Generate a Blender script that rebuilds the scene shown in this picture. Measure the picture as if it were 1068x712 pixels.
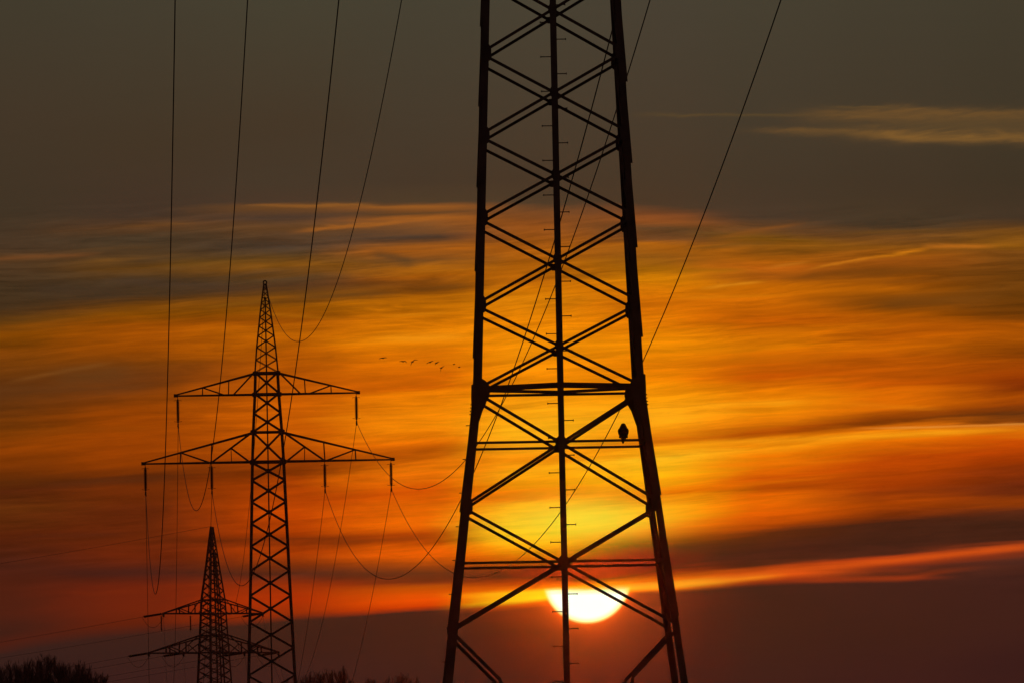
import bpy, bmesh, math, random
import numpy as np
from mathutils import Vector, Matrix

for o in list(bpy.data.objects):
    bpy.data.objects.remove(o)
scene = bpy.context.scene
C = scene.collection

# ------------------------------------------------------------------ camera
F = 10258.0                    # focal length in photo pixels (350 mm lens on a 36 mm sensor)
HZ = 860.0                     # row of the horizon in the photo
ROLL = 0.0187
PITCH = math.atan((HZ - 356) / F)
EYE = Vector((0, 0, 1.7))
cf = Vector((0, math.cos(PITCH), math.sin(PITCH)))
cu0 = Vector((0, -math.sin(PITCH), math.cos(PITCH)))
cr0 = Vector((1, 0, 0))
cr = cr0 * math.cos(ROLL) - cu0 * math.sin(ROLL)
cu = cu0 * math.cos(ROLL) + cr0 * math.sin(ROLL)
cam_d = bpy.data.cameras.new('camera')
cam = bpy.data.objects.new('camera', cam_d)
C.objects.link(cam)
cam.matrix_world = Matrix(((cr.x, cu.x, -cf.x, EYE.x), (cr.y, cu.y, -cf.y, EYE.y), (cr.z, cu.z, -cf.z, EYE.z), (0, 0, 0, 1)))
cam_d.sensor_width = 36
cam_d.lens = 36 * F / 1068
cam_d.clip_start = 1
cam_d.clip_end = 20000
scene.camera = cam

def at(px, py, Y):
    v = cf + cr * ((px - 534) / F) + cu * ((356 - py) / F)
    return EYE + v * (Y / v.y)

# ------------------------------------------------------------------ view, render
vs = scene.view_settings
vs.view_transform = 'Standard'
vs.look = 'None'
vs.exposure = 0
vs.gamma = 1
scene.render.filter_size = 1.7
scene.cycles.volume_bounces = 0
scene.cycles.max_bounces = 4
scene.cycles.use_denoising = True

# ------------------------------------------------------------------ sun and sky
SUN_PX = (612, 604)
HAZE_LIFT = 0.8
sdir = (at(SUN_PX[0], SUN_PX[1], 1000) - EYE).normalized()
SUN_EL = math.asin(sdir.z)
SUN_AZ = math.atan2(sdir.x, sdir.y)
sl = bpy.data.lights.new('sun', 'SUN')
sl.energy = 0.0062
sl.angle = math.radians(0.5)
sl.color = (1.0, 0.075, 0.004)
so = bpy.data.objects.new('sun', sl)
C.objects.link(so)
so.rotation_euler = (-sdir).to_track_quat('-Z', 'Y').to_euler()

def s2l(c):
    out = []
    for v in c:
        v = v / 255.0
        out.append(v / 12.92 if v <= 0.04045 else ((v + 0.055) / 1.055) ** 2.4)
    return out

world = bpy.data.worlds.new('World')
scene.world = world
world.use_nodes = True
nt = world.node_tree
nt.nodes.clear()
L = nt.links

class N:
    """a node socket that can be used in arithmetic"""
    def __init__(s, sock): s.s = sock
    def __add__(a, b): return M('ADD', a, b)
    def __radd__(a, b): return M('ADD', b, a)
    def __sub__(a, b): return M('SUBTRACT', a, b)
    def __rsub__(a, b): return M('SUBTRACT', b, a)
    def __mul__(a, b): return M('MULTIPLY', a, b)
    def __rmul__(a, b): return M('MULTIPLY', b, a)
    def __truediv__(a, b): return M('DIVIDE', a, b)
    def __rtruediv__(a, b): return M('DIVIDE', b, a)

def put(sock, v):
    if isinstance(v, N): L.new(v.s, sock)
    else: sock.default_value = v

def M(op, *a):
    n = nt.nodes.new('ShaderNodeMath'); n.operation = op
    for i, v in enumerate(a): put(n.inputs[i], v)
    return N(n.outputs[0])

def MR(v, a, b, c, d, smooth=False):
    n = nt.nodes.new('ShaderNodeMapRange'); n.clamp = True
    if smooth: n.interpolation_type = 'SMOOTHSTEP'
    for i, x in enumerate((v, a, b, c, d)): put(n.inputs[i], x)
    return N(n.outputs[0])

def MIX(fac, a, b, mode='MIX'):
    n = nt.nodes.new('ShaderNodeMix'); n.data_type = 'RGBA'; n.blend_type = mode; n.clamp_factor = True
    put(n.inputs[0], fac)
    for i, v in ((6, a), (7, b)):
        if isinstance(v, N): L.new(v.s, n.inputs[i])
        else: n.inputs[i].default_value = (*v, 1)
    return N(n.outputs[2])

def RAMP(v, stops):
    n = nt.nodes.new('ShaderNodeValToRGB'); r = n.color_ramp; r.interpolation = 'LINEAR'
    put(n.inputs[0], v)
    while len(r.elements) > 1: r.elements.remove(r.elements[-1])
    for i, (p, c) in enumerate(stops):
        e = r.elements[0] if i == 0 else r.elements.new(p)
        e.position = p; e.color = (*s2l(c), 1)
    return N(n.outputs[0])

def CURVE(v, pts, lo, hi):
    """piecewise curve of v (0..1068) giving values lo..hi"""
    n = nt.nodes.new('ShaderNodeFloatCurve')
    put(n.inputs[1], v / 1068.0)
    cm = n.mapping; cv = cm.curves[0]
    while len(cv.points) < len(pts): cv.points.new(0.5, 0.5)
    for i, (x, y) in enumerate(pts):
        cv.points[i].location = (x / 1068.0, (y - lo) / (hi - lo)); cv.points[i].handle_type = 'AUTO_CLAMPED'
    cm.update()
    return N(n.outputs[0]) * (hi - lo) + lo

def NOISE(vec, scale, detail=4, rough=0.55, dist=0.0):
    n = nt.nodes.new('ShaderNodeTexNoise'); n.noise_dimensions = '2D'
    L.new(vec.s, n.inputs['Vector'])
    n.inputs['Scale'].default_value = scale; n.inputs['Detail'].default_value = detail
    n.inputs['Roughness'].default_value = rough; n.inputs['Distortion'].default_value = dist
    return N(n.outputs[0])

def XY(x, y):
    n = nt.nodes.new('ShaderNodeCombineXYZ'); put(n.inputs[0], x); put(n.inputs[1], y)
    return N(n.outputs[0])

tc = nt.nodes.new('ShaderNodeTexCoord')
sep = nt.nodes.new('ShaderNodeSeparateXYZ'); L.new(tc.outputs['Generated'], sep.inputs[0])
dx, dy, dz = (N(sep.outputs[i]) for i in range(3))
azi = M('ARCTAN2', dx, dy) * F          # azimuth and elevation, in arc units of 1/F radian
ele = M('ARCTAN2', dz, M('SQRT', dx * dx + dy * dy)) * F
ea = ele - (HZ - 356)                    # above the middle of the cloud deck
# the cloud deck lies tilted by a degree in the sky
U = azi * math.cos(ROLL) - ea * math.sin(ROLL) + 534.0
V = 356.0 - (ea * math.cos(ROLL) + azi * math.sin(ROLL))

# streaky wind-drawn noise
ST = XY(U * 0.0022, V * 0.045 + U * 0.003)
flow = (NOISE(XY(U * 0.0036, V * 0.016), 1.0, 2, 0.5) - 0.5) * MR(V, 200.0, 560.0, 24.0, 9.0)
n1 = NOISE(ST, 1.0, 5, 0.55, 0.15)
ST2 = XY(U * 0.0062, (V + flow) * 0.12 + U * 0.008)
n2 = NOISE(ST2, 1.0, 4, 0.6, 0.2)
ST3 = XY(U * 0.012, V * 0.06 + U * 0.004)
n3 = NOISE(ST3, 1.0, 5, 0.6, 0.3)
warp_mask = MR(V, 190.0, 260.0, 0.15, 1.0) * MR(V, 540.0, 610.0, 1.0, 0.22)
Vw = V + ((n1 - 0.5) * 18.0 + (n2 - 0.5) * 11.0 + flow * 0.22) * warp_mask

K1 = [(0, 222), (130, 219), (270, 215), (480, 213), (680, 222), (800, 230), (930, 238), (1068, 242)]
KB = [(0, 505), (150, 496), (300, 491), (450, 478), (560, 470), (690, 461), (800, 452), (930, 440), (1068, 435)]
KD = [(0, 598), (150, 598), (300, 599), (450, 599), (560, 598), (650, 590), (750, 579), (850, 568), (930, 561), (1068, 553)]
K3 = [(0, 681), (50, 672), (150, 662), (250, 655), (320, 648), (400, 641), (440, 638), (500, 634), (570, 628), (650, 619), (700, 616), (750, 612.5), (800, 609), (850, 607), (930, 607), (985, 599), (1068, 588)]
WK = [0.0, 220.0, 470.0, 590.0, 630.0, 730.0]

def pl(pts, x):
    return float(np.interp(x, [p[0] for p in pts], [p[1] for p in pts]))

def canon(u, v):
    ks = [0.0, pl(K1, u), pl(KB, u), pl(KD, u), pl(K3, u), pl(K3, u) + 100]
    return float(np.interp(v, ks, WK))

k1 = CURVE(U, K1, 150, 300); kb = CURVE(U, KB, 400, 540); kd = CURVE(U, KD, 520, 620); k3 = CURVE(U, K3, 570, 700)
W = (MR(Vw, 0.0, k1, 0.0, 220.0) + MR(Vw, k1, kb, 0.0, 250.0) + MR(Vw, kb, kd, 0.0, 120.0)
     + MR(Vw, kd, k3, 0.0, 40.0) + MR(Vw, k3, k3 + 100.0, 0.0, 100.0))

COLS = {
0: "0 66 60 46;120 66 54 40;220 62 50 36;262 70 51 34;272 92 60 32;280 74 52 32;300 65 50 34;325 62 46 31;338 98 62 20;350 135 75 5;358 112 62 5;368 130 70 10;385 110 60 15;400 95 50 14;430 95 50 15;450 120 60 8;470 135 62 5;490 115 52 8;503 85 40 12;515 80 34 15;530 95 46 15;560 82 32 14;590 70 29 19;610 78 29 16;640 76 29 17;660 62 28 20;672 75 28 18;684 52 30 26;712 48 27 26",
150: "0 68 62 48;150 66 53 38;225 66 50 38;237 94 60 32;250 68 53 36;270 80 56 31;278 100 64 22;290 71 53 34;308 65 48 32;318 104 63 18;330 130 75 5;340 150 78 2;350 165 85 5;365 150 76 4;380 112 60 15;395 108 56 18;415 135 65 8;440 150 68 2;470 150 66 2;485 138 60 5;497 88 38 12;510 110 45 10;530 97 38 14;560 100 38 14;580 104 35 12;598 76 30 20;612 108 32 12;635 113 34 12;650 95 30 12;662 58 30 24;675 55 30 25;712 55 28 26",
300: "0 70 65 50;130 68 55 40;190 68 55 41;212 72 54 40;216 106 68 34;228 72 54 42;240 98 64 34;255 70 55 42;268 90 62 30;278 126 77 18;290 80 58 35;300 80 54 34;312 110 68 22;325 140 80 5;335 152 79 5;345 190 105 5;360 180 95 0;380 170 85 5;400 185 90 5;430 200 98 5;460 195 92 5;480 160 68 5;492 122 50 5;505 165 65 0;520 180 70 0;540 190 72 0;555 165 60 5;563 120 46 12;575 170 60 5;590 120 45 12;599 85 38 22;610 150 45 8;625 175 48 5;640 150 45 8;648 62 32 22;675 62 30 22;712 60 30 26",
440: "0 70 65 51;190 68 54 40;211 75 58 40;217 148 85 32;224 92 62 35;230 155 88 30;238 110 70 38;245 68 53 42;254 130 75 28;262 168 90 20;272 112 70 30;282 165 95 15;290 150 80 10;300 112 62 15;308 130 72 8;318 190 110 5;330 200 115 5;342 215 125 5;352 242 148 15;366 225 125 0;380 215 115 0;400 205 100 0;408 225 125 5;425 240 140 10;445 242 142 10;462 230 118 5;475 178 85 5;490 232 122 10;500 238 118 10;512 200 80 0;525 232 108 5;545 232 108 5;560 170 65 5;568 225 95 5;580 238 98 5;588 170 70 10;598 100 45 20;607 120 45 15;613 200 80 5;625 238 80 0;632 210 60 0;638 70 32 22;660 68 32 22;712 66 30 24",
560: "0 72 66 52;190 71 55 40;215 76 58 40;225 122 72 35;235 140 75 25;250 150 80 20;262 170 90 15;275 165 90 10;290 190 105 10;305 200 115 5;315 215 130 10;340 235 140 5;360 240 150 10;385 245 150 10;400 236 140 5;420 246 165 20;450 254 188 30;468 250 170 25;478 245 150 15;490 254 180 25;505 250 160 10;516 238 122 5;525 254 180 20;545 255 212 40;560 255 205 30;572 255 170 10;582 230 110 5;590 140 50 10;600 110 40 15;608 180 60 5;613 235 110 0;617 255 195 20;625 255 210 20;629 200 75 5;634 110 38 12;660 72 26 14;712 68 26 18",
680: "0 72 65 52;190 70 55 40;215 72 54 38;225 124 70 35;232 138 75 30;240 92 62 35;250 110 66 32;258 163 90 15;268 150 88 20;280 152 92 8;292 212 128 5;300 208 120 5;320 205 110 5;340 220 125 5;360 234 144 5;380 226 130 5;400 235 140 5;415 249 163 15;435 254 178 30;450 245 160 20;460 208 112 10;468 250 170 20;480 255 198 40;495 254 188 20;508 245 150 10;516 225 115 0;527 254 175 15;545 254 168 10;556 240 120 5;566 150 65 10;575 92 38 20;590 85 32 18;600 150 50 10;606 240 110 10;612 255 180 40;616 230 110 10;619 90 35 20;650 80 28 18;712 70 26 20",
800: "0 70 64 50;190 66 54 40;228 70 54 40;240 95 62 34;250 120 75 15;260 140 80 15;270 165 88 10;280 188 95 15;290 170 90 15;300 195 105 5;320 200 105 5;335 186 90 0;350 200 110 5;362 214 124 5;375 200 100 0;395 190 85 0;408 230 130 5;425 240 145 10;440 225 125 10;450 168 75 5;460 225 125 5;470 248 158 20;480 235 125 5;495 210 90 5;503 225 110 5;510 178 75 5;522 230 110 5;540 220 95 5;550 170 70 8;558 92 42 20;575 70 32 24;588 85 38 22;593 180 65 15;600 230 85 15;606 150 50 15;611 66 32 22;650 66 32 22;712 62 30 24",
930: "0 68 62 48;190 64 52 38;235 66 52 36;245 100 64 30;258 130 75 15;268 160 86 15;275 150 78 15;285 122 66 12;292 134 70 8;305 165 88 5;318 116 64 12;330 165 85 0;350 190 95 0;362 200 105 0;372 175 85 0;385 185 88 0;400 195 90 0;410 215 110 5;425 215 110 5;433 160 75 8;440 120 55 8;447 210 110 10;455 242 146 15;462 230 120 5;475 190 75 0;490 180 70 0;505 160 60 5;515 140 55 10;525 175 72 5;535 130 52 12;545 68 34 26;565 62 32 26;578 75 36 26;584 190 65 20;590 150 52 18;598 90 38 22;603 130 46 18;608 66 32 24;660 62 30 22;712 60 28 24",
1068: "0 66 60 46;190 60 50 36;230 64 50 36;245 108 66 20;258 138 83 15;265 120 70 20;280 105 60 15;310 105 60 12;328 110 60 10;340 158 80 5;352 168 86 5;365 132 65 5;375 158 75 0;392 150 60 5;402 128 50 8;415 172 80 5;425 140 62 8;434 92 48 18;440 130 65 15;442 212 118 33;450 222 118 10;458 198 80 5;475 165 60 0;490 135 50 10;505 110 42 18;515 106 42 18;525 138 58 10;532 88 40 25;545 62 34 28;560 66 34 28;567 185 72 30;575 130 50 28;583 85 40 28;600 62 30 24;650 62 30 24;712 55 26 24"}
SPL = 420.0
ucol = sorted(COLS)
col_out = []
for u in ucol:
    st = []
    for part in COLS[u].split(';'):
        v, r, g, b = map(float, part.split())
        st.append((canon(u, v), (r, g, b)))
    lo = [(w, c) for w, c in st if w < SPL]; hi = [(w, c) for w, c in st if w >= SPL]
    cmid = tuple(np.array(lo[-1][1]) + (np.array(hi[0][1]) - np.array(lo[-1][1])) * (SPL - lo[-1][0]) / (hi[0][0] - lo[-1][0]))
    lo.append((SPL, cmid)); hi.insert(0, (SPL, cmid))
    r1 = RAMP(W / SPL, [(w / SPL, c) for w, c in lo])
    r2 = RAMP((W - SPL) / 320.0, [((w - SPL) / 320.0, c) for w, c in hi])
    col_out.append(MIX(M('GREATER_THAN', W, SPL), r1, r2))
Uw = U + (n3 - 0.5) * 50.0
sky = col_out[0]
for i in range(1, len(ucol)):
    sky = MIX(MR(Uw, float(ucol[i - 1]), float(ucol[i]), 0.0, 1.0, True), sky, col_out[i])

# fine streak texture in the lit clouds
tex_amt = MR(V, 205.0, 250.0, 0.05, 1.0) * MR(V, 590.0, 625.0, 1.0, 0.12)
ST4 = XY(U * 0.0125, (V + flow * 1.3) * 0.18 + U * 0.012)
n4 = NOISE(ST4, 1.0, 5, 0.65, 0.3)
ST5 = XY(U * 0.02 + 7.0, (V + flow * 1.3) * 0.27 + U * 0.024)
n5 = NOISE(ST5, 1.0, 3, 0.6, 0.2)
crisp = MR(V, 200.0, 235.0, 0.0, 1.0) * MR(V, 300.0, 400.0, 1.0, 0.42) * MR(NOISE(XY(U * 0.006 + 3.0, V * 0.028), 1.0, 3), 0.35, 0.62, 0.25, 1.0)
wisp = MR(n4, 0.40, 0.66, -0.4, 0.65) + (n5 - 0.5) * 0.45
g = MR(V, 0.0, 230.0, 0.95, 1.0) + ((n4 - 0.5) * 0.22 + (n3 - 0.5) * 0.26 + (n2 - 0.5) * 0.62 + wisp * crisp * 0.30) * tex_amt
sky = MIX(1.0, sky, g, 'MULTIPLY')
sky = MIX(MR(V, 260.0, 340.0, 0.0, 1.0) * MR(V, 560.0, 600.0, 1.0, 0.0), sky, MIX(1.0, sky, (1.0, 0.87, 0.6), 'MULTIPLY'))

def stroke(sky, p, q, w, col, amt, taper=0.35, rag=1.0):
    """a drawn-out wisp of cloud lit from p to q (w thick)"""
    ux, uy = q[0] - p[0], q[1] - p[1]; ln = math.hypot(ux, uy); ux /= ln; uy /= ln
    mx, my = (p[0] + q[0]) / 2, (p[1] + q[1]) / 2
    a = ((U - mx) * ux + (V - my) * uy) / (ln / 2)
    b = ((V - my) * ux - (U - mx) * uy + (n3 - 0.5) * (9.0 * rag) + (n4 - 0.5) * (3.0 * rag)) / w
    fa = MR(M('ABSOLUTE', a), 1.0 - taper, 1.0, 1.0, 0.0, True)
    fb = M('EXPONENT', b * b * -1.0)
    f = fa * fb * amt * MR(n4, 0.25, 0.6, 0.55, 1.0)
    return MIX(f, sky, s2l(col))

for a in [((640, 121), (880, 122), 1.8, (96, 74, 40), .5, .6), ((790, 130), (1190, 134), 15.0, (86, 67, 42), .5, .6),
          ((800, 120), (1170, 123), 6.5, (124, 87, 42), .6, .6, 2.2), ((850, 111), (960, 115), 1.6, (104, 78, 42), .5, .7, 1.4),
          ((755, 136), (1010, 143), 3.4, (118, 84, 42), .6, .7, 1.6), ((870, 141), (1180, 148), 6.5, (138, 97, 44), .75, .6, 2.0), ((900, 131), (1180, 133), 6.0, (98, 74, 42), .5, .6, 2.0),
          ((640, 615), (830, 597.5), 3.0, (255, 158, 26), .8, .5, .15), ((720, 606), (1110, 566.5), 3.4, (216, 82, 18), .8, .3, .25),
          ((800, 606.5), (1010, 601), 2.4, (158, 54, 20), .6, .6, .2), ((880, 594), (1150, 584), 3.6, (66, 34, 28), .6, .6, .2),
          ((835, 284), (925, 267), 1.7, (200, 116, 22), .75, .6, 1.1), ((900, 271), (975, 257), 2.1, (210, 122, 18), .85, .7, 1.1),
          ((955, 257), (1045, 259), 2.4, (188, 106, 26), .8, .6, .6), ((790, 281), (850, 273), 1.6, (195, 112, 25), .6, .7, .6),
          ((800, 292), (960, 283), 5.0, (112, 60, 12), .75, .6), ((725, 302), (805, 293), 1.5, (222, 135, 22), .8, .6, .5),
          ((760, 283), (845, 288), 2.2, (150, 78, 14), .6, .7), ((900, 322), (1068, 303), 8.0, (108, 62, 16), .6, .5),
          ((244, 215.5), (400, 214), 1.6, (128, 84, 38), .6, .5, .5), ((90, 292), (270, 303), 5.0, (66, 50, 38), .55, .6, .8),
          ((150, 276), (330, 272), 5.5, (104, 69, 22), .6, .6, .9), ((305, 241), (430, 232), 1.8, (160, 94, 30), .6, .6, .5), ((360, 258), (480, 262), 2.4, (150, 84, 26), .5, .6, .7),
          ((290, 311), (430, 305), 3.2, (92, 58, 22), .6, .6, .6), ((0, 400), (125, 377), 2.2, (132, 78, 28), .55, .5, .5), ((-60, 412), (190, 398), 12.0, (92, 54, 24), .5, .5, .8),
          ((60, 263), (180, 258), 1.3, (88, 60, 32), .5, .6, .5), ((200, 322), (300, 312), 2.0, (138, 84, 14), .5, .7, .6), ((250, 326), (380, 334), 2.0, (178, 100, 8), .5, .7, .6),
          ((390, 332), (480, 325), 1.8, (226, 134, 14), .5, .7, .6), ((700, 262), (830, 251), 2.0, (92, 64, 22), .5, .6, .7), ((690, 285), (790, 281), 2.4, (150, 96, 8), .4, .6, .6),
          ((870, 246), (1000, 240), 2.2, (116, 74, 24), .5, .6, .7), ((900, 296), (1060, 290), 2.0, (132, 72, 14), .4, .6, .6), ((680, 312), (840, 308), 2.2, (226, 132, 12), .35, .6, .6),
          ((760, 346), (960, 340), 3.0, (206, 112, 8), .35, .6, .7), ((690, 380), (900, 374), 3.0, (190, 92, 4), .4, .6, .7), ((820, 388), (1060, 396), 4.0, (158, 68, 4), .35, .6, .7),
          ((700, 425), (860, 418), 2.6, (252, 172, 26), .35, .6, .7), ((860, 420), (1000, 428), 2.4, (232, 128, 14), .4, .6, .6), ((300, 438), (470, 432), 3.0, (232, 130, 10), .35, .6, .7),
          ((340, 400), (480, 396), 3.4, (190, 90, 2), .4, .6, .7), ((0, 452), (180, 446), 4.0, (140, 64, 6), .4, .6, .7), ((20, 508), (210, 498), 4.0, (78, 38, 16), .5, .6, .7),
          ((330, 522), (480, 516), 2.6, (210, 84, 4), .4, .6, .6), ((310, 565), (470, 560), 3.2, (118, 48, 12), .5, .6, .6), ((700, 487), (940, 478), 2.6, (236, 118, 8), .4, .6, .6), ((720, 500), (1000, 494), 2.4, (176, 66, 6), .4, .6, .6),
          ((40, 598), (190, 596), 4.5, (64, 28, 22), .5, .6, .7), ((0, 562), (150, 556), 3.0, (74, 30, 15), .4, .6, .7), ((60, 620), (200, 616), 2.4, (122, 38, 12), .4, .6, .7),
          ((-80, 275), (115, 265), 1.9, (112, 68, 34), .8, .4, .5), ((120, 236), (210, 234), 1.8, (112, 72, 34), .6, .6),
          ((230, 214), (500, 216), 1.8, (150, 90, 34), .55, .5), ((290, 243), (500, 226), 2.0, (165, 94, 32), .7, .5),
          ((380, 264), (440, 276), 5.0, (82, 58, 32), .7, .6), ((415, 307), (500, 296), 2.6, (105, 60, 16), .6, .6),
          ((640, 233), (735, 226), 4.0, (140, 76, 34), .5, .6), ((730, 252), (850, 232), 3.0, (140, 80, 26), .6, .6),
          ((700, 330), (900, 322), 4.0, (175, 84, 2), .45, .7), ((660, 466), (1100, 446), 3.4, (252, 165, 22), .55, .5, .3),
          ((880, 448), (1150, 440), 1.1, (228, 140, 50), .8, .5, .25), ((380, 353), (500, 352), 4.0, (248, 152, 20), .5, .7),
          ((40, 396), (150, 386), 9.0, (96, 56, 22), .6, .6), ((10, 302), (150, 305), 8.0, (62, 48, 36), .4, .6)]:
    sky = stroke(sky, *a)

# yellow heart of the glow above the sun
gu = (U - 612.0) / 75.0; gv = (V - 541.0) / 21.0
sky = MIX(M('EXPONENT', (gu * gu + gv * gv) * -1.0) * 0.75, sky, s2l((255, 224, 58)))

# the sun's disc, its upper half behind the dark bar of cloud, seen through the thin lower cloud
su = (U - SUN_PX[0]) / 46.0; sv = (V - SUN_PX[1]) / 46.0
sr = M('SQRT', su * su + sv * sv)
top = MR(V + (n4 - 0.5) * 5.0 + (U - 612.0) * 0.03, 611.0, 617.0, 0.0, 1.0, True)
limb = MR(sr, 0.955, 1.03, 1.0, 0.0, True)
aur = M('EXPONENT', M('MAXIMUM', sr - 1.0, 0.0) * -1.7)
aur_m = MR(V, 602.0, 620.0, 0.08, 1.0)
aur = aur + M('EXPONENT', M('MAXIMUM', sr - 1.0, 0.0) * -11.0) * 0.8
glow = MIX(aur * aur_m * 0.55, (0, 0, 0), (1.1, 0.12, 0.003))
sky = MIX(1.0, sky, glow, 'ADD')
disc = MIX(MR(sr, 0.84, 1.02, 0.0, 1.0, True), (1.5, 1.4, 1.02), (1.3, 0.85, 0.12))
disc = MIX(MR(V + (n4 - 0.5) * 6.0, 613.0, 622.0, 0.8, 0.0, True), disc, (1.2, 0.80, 0.06))
sky = MIX(limb * top, sky, disc)
# the haze in front of the sky scatters sunlight of its own: what is listed above is sky plus haze
th2 = ((U - SUN_PX[0]) * (U - SUN_PX[0]) + (V - SUN_PX[1]) * (V - SUN_PX[1])) / (F * F)
lift = M('POWER', 0.000049 / (0.000049 + th2 * 0.993), 1.5) * HAZE_LIFT
cc = nt.nodes.new('ShaderNodeCombineXYZ'); put(cc.inputs[0], lift); put(cc.inputs[1], lift * 0.075); put(cc.inputs[2], lift * 0.004)
sub = nt.nodes.new('ShaderNodeVectorMath'); sub.operation = 'SUBTRACT'; L.new(sky.s, sub.inputs[0]); L.new(cc.outputs[0], sub.inputs[1])
mx_ = nt.nodes.new('ShaderNodeVectorMath'); mx_.operation = 'MAXIMUM'; L.new(sub.outputs[0], mx_.inputs[0]); mx_.inputs[1].default_value = (0.002, 0.001, 0.0008)
sky = N(mx_.outputs[0])

# away from the sunset the sky sinks into dusk
far = MR(M('MAXIMUM', M('ABSOLUTE', U - 534.0), M('ABSOLUTE', V - 356.0)), 1400.0, 5200.0, 0.0, 1.0, True)
sky = MIX(far, sky, (0.030, 0.013, 0.011))

nishita = nt.nodes.new('ShaderNodeTexSky')
nishita.sky_type = 'NISHITA'
nishita.sun_disc = False
nishita.sun_elevation = SUN_EL
nishita.sun_rotation = SUN_AZ
bg1 = nt.nodes.new('ShaderNodeBackground'); bg1.inputs[1].default_value = 1.0
bg2 = nt.nodes.new('ShaderNodeBackground'); bg2.inputs[1].default_value = 0.00015
addsh = nt.nodes.new('ShaderNodeAddShader')
wo = nt.nodes.new('ShaderNodeOutputWorld')
L.new(sky.s, bg1.inputs[0]); L.new(nishita.outputs[0], bg2.inputs[0])
L.new(bg1.outputs[0], addsh.inputs[0]); L.new(bg2.outputs[0], addsh.inputs[1])
L.new(addsh.outputs[0], wo.inputs['Surface'])
world.cycles.sampling_method = 'MANUAL'
world.cycles.sample_map_resolution = 512

# ------------------------------------------------------------------ materials
def mat(name, c1, c2, scale, rough=0.7, metal=0.0, bump=0.0):
    m = bpy.data.materials.new(name); m.use_nodes = True
    t = m.node_tree; b = t.nodes['Principled BSDF']
    co = t.nodes.new('ShaderNodeTexCoord'); nz = t.nodes.new('ShaderNodeTexNoise'); rp = t.nodes.new('ShaderNodeValToRGB')
    nz.inputs['Scale'].default_value = scale; nz.inputs['Detail'].default_value = 6
    rp.color_ramp.elements[0].position = .35; rp.color_ramp.elements[0].color = (*c1, 1)
    rp.color_ramp.elements[1].position = .65; rp.color_ramp.elements[1].color = (*c2, 1)
    t.links.new(co.outputs['Object'], nz.inputs['Vector']); t.links.new(nz.outputs[0], rp.inputs[0])
    t.links.new(rp.outputs[0], b.inputs['Base Color'])
    b.inputs['Roughness'].default_value = rough; b.inputs['Metallic'].default_value = metal
    if bump:
        bp = t.nodes.new('ShaderNodeBump'); bp.inputs['Strength'].default_value = bump
        t.links.new(nz.outputs[0], bp.inputs['Height']); t.links.new(bp.outputs[0], b.inputs['Normal'])
    return m

STEEL = mat('weathered_steel', (0.10, 0.10, 0.095), (0.17, 0.165, 0.155), 2.0, 0.75, 0.0, .1)
STEEL_FAR = mat('painted_steel', (0.09, 0.095, 0.09), (0.15, 0.15, 0.14), 1.5, 0.8)
WIRE = mat('aluminium_strand', (0.12, 0.12, 0.12), (0.2, 0.2, 0.2), 4, 0.6)
PORC = mat('brown_porcelain', (0.05, 0.022, 0.012), (0.08, 0.035, 0.02), 6, 0.35)
BARK = mat('bark', (0.11, 0.095, 0.10), (0.19, 0.165, 0.17), 1.5, 0.9)
FEATH = mat('brown_feathers', (0.035, 0.022, 0.015), (0.10, 0.065, 0.04), 30, 0.9)
GOOSE = mat('grey_brown_feathers', (0.06, 0.05, 0.04), (0.12, 0.10, 0.085), 8, 0.9)
GRASS = mat('winter_field', (0.035, 0.045, 0.018), (0.07, 0.065, 0.035), 0.15, 0.95, 0, .4)

# ------------------------------------------------------------------ object helpers
def obj(name, bm, m, parent=None):
    me = bpy.data.meshes.new(name)
    bmesh.ops.recalc_face_normals(bm, faces=bm.faces[:])
    bm.to_mesh(me); bm.free()
    me.materials.append(m)
    o = bpy.data.objects.new(name, me); C.objects.link(o)
    if parent is not None: o.parent = parent
    return o

def tag(o, label, cat, group=None):
    o['label'] = label; o['category'] = cat
    if group: o['group'] = group
    return o

def empty(name, loc, rz, label, cat, group=None):
    o = bpy.data.objects.new(name, None); C.objects.link(o)
    o.location = loc; o.rotation_euler = (0, 0, rz); o.empty_display_size = 1
    return tag(o, label, cat, group)

def prism(bm, prof, p, q, e, n):
    """extrude a profile [(along e, along n)] from p to q"""
    a = [bm.verts.new(p + e * x + n * y) for x, y in prof]
    b = [bm.verts.new(q + e * x + n * y) for x, y in prof]
    k = len(prof)
    for i in range(k): bm.faces.new((a[i], a[(i + 1) % k], b[(i + 1) % k], b[i]))
    bm.faces.new(a[::-1]); bm.faces.new(b)

def angle(bm, p, q, w, n=Vector((0, -1, 0)), flip=1):
    """a rolled steel angle: one flange in the plane facing n, the other turned inward"""
    p = Vector(p); q = Vector(q); d = (q - p).normalized()
    e = n.cross(d)
    if e.length < 1e-4: e = Vector((1, 0, 0))
    e.normalize(); nn = d.cross(e).normalized()
    if nn.dot(n) < 0: nn = -nn
    t = max(w * 0.13, 0.008); h = w / 2
    prof = [(-h, 0), (h, 0), (h, -w), (h - t, -w), (h - t, -t), (-h, -t)]
    if flip < 0: prof = [(-x, y) for x, y in prof]
    prism(bm, prof, p, q, e, nn)

def box_bar(bm, p, q, w, h=None, n=Vector((0, -1, 0))):
    p = Vector(p); q = Vector(q); d = (q - p).normalized(); h = h or w
    e = n.cross(d)
    if e.length < 1e-4: e = Vector((1, 0, 0)).cross(d)
    e.normalize(); nn = d.cross(e).normalized()
    prism(bm, [(-w / 2, -h / 2), (w / 2, -h / 2), (w / 2, h / 2), (-w / 2, h / 2)], p, q, e, nn)

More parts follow.
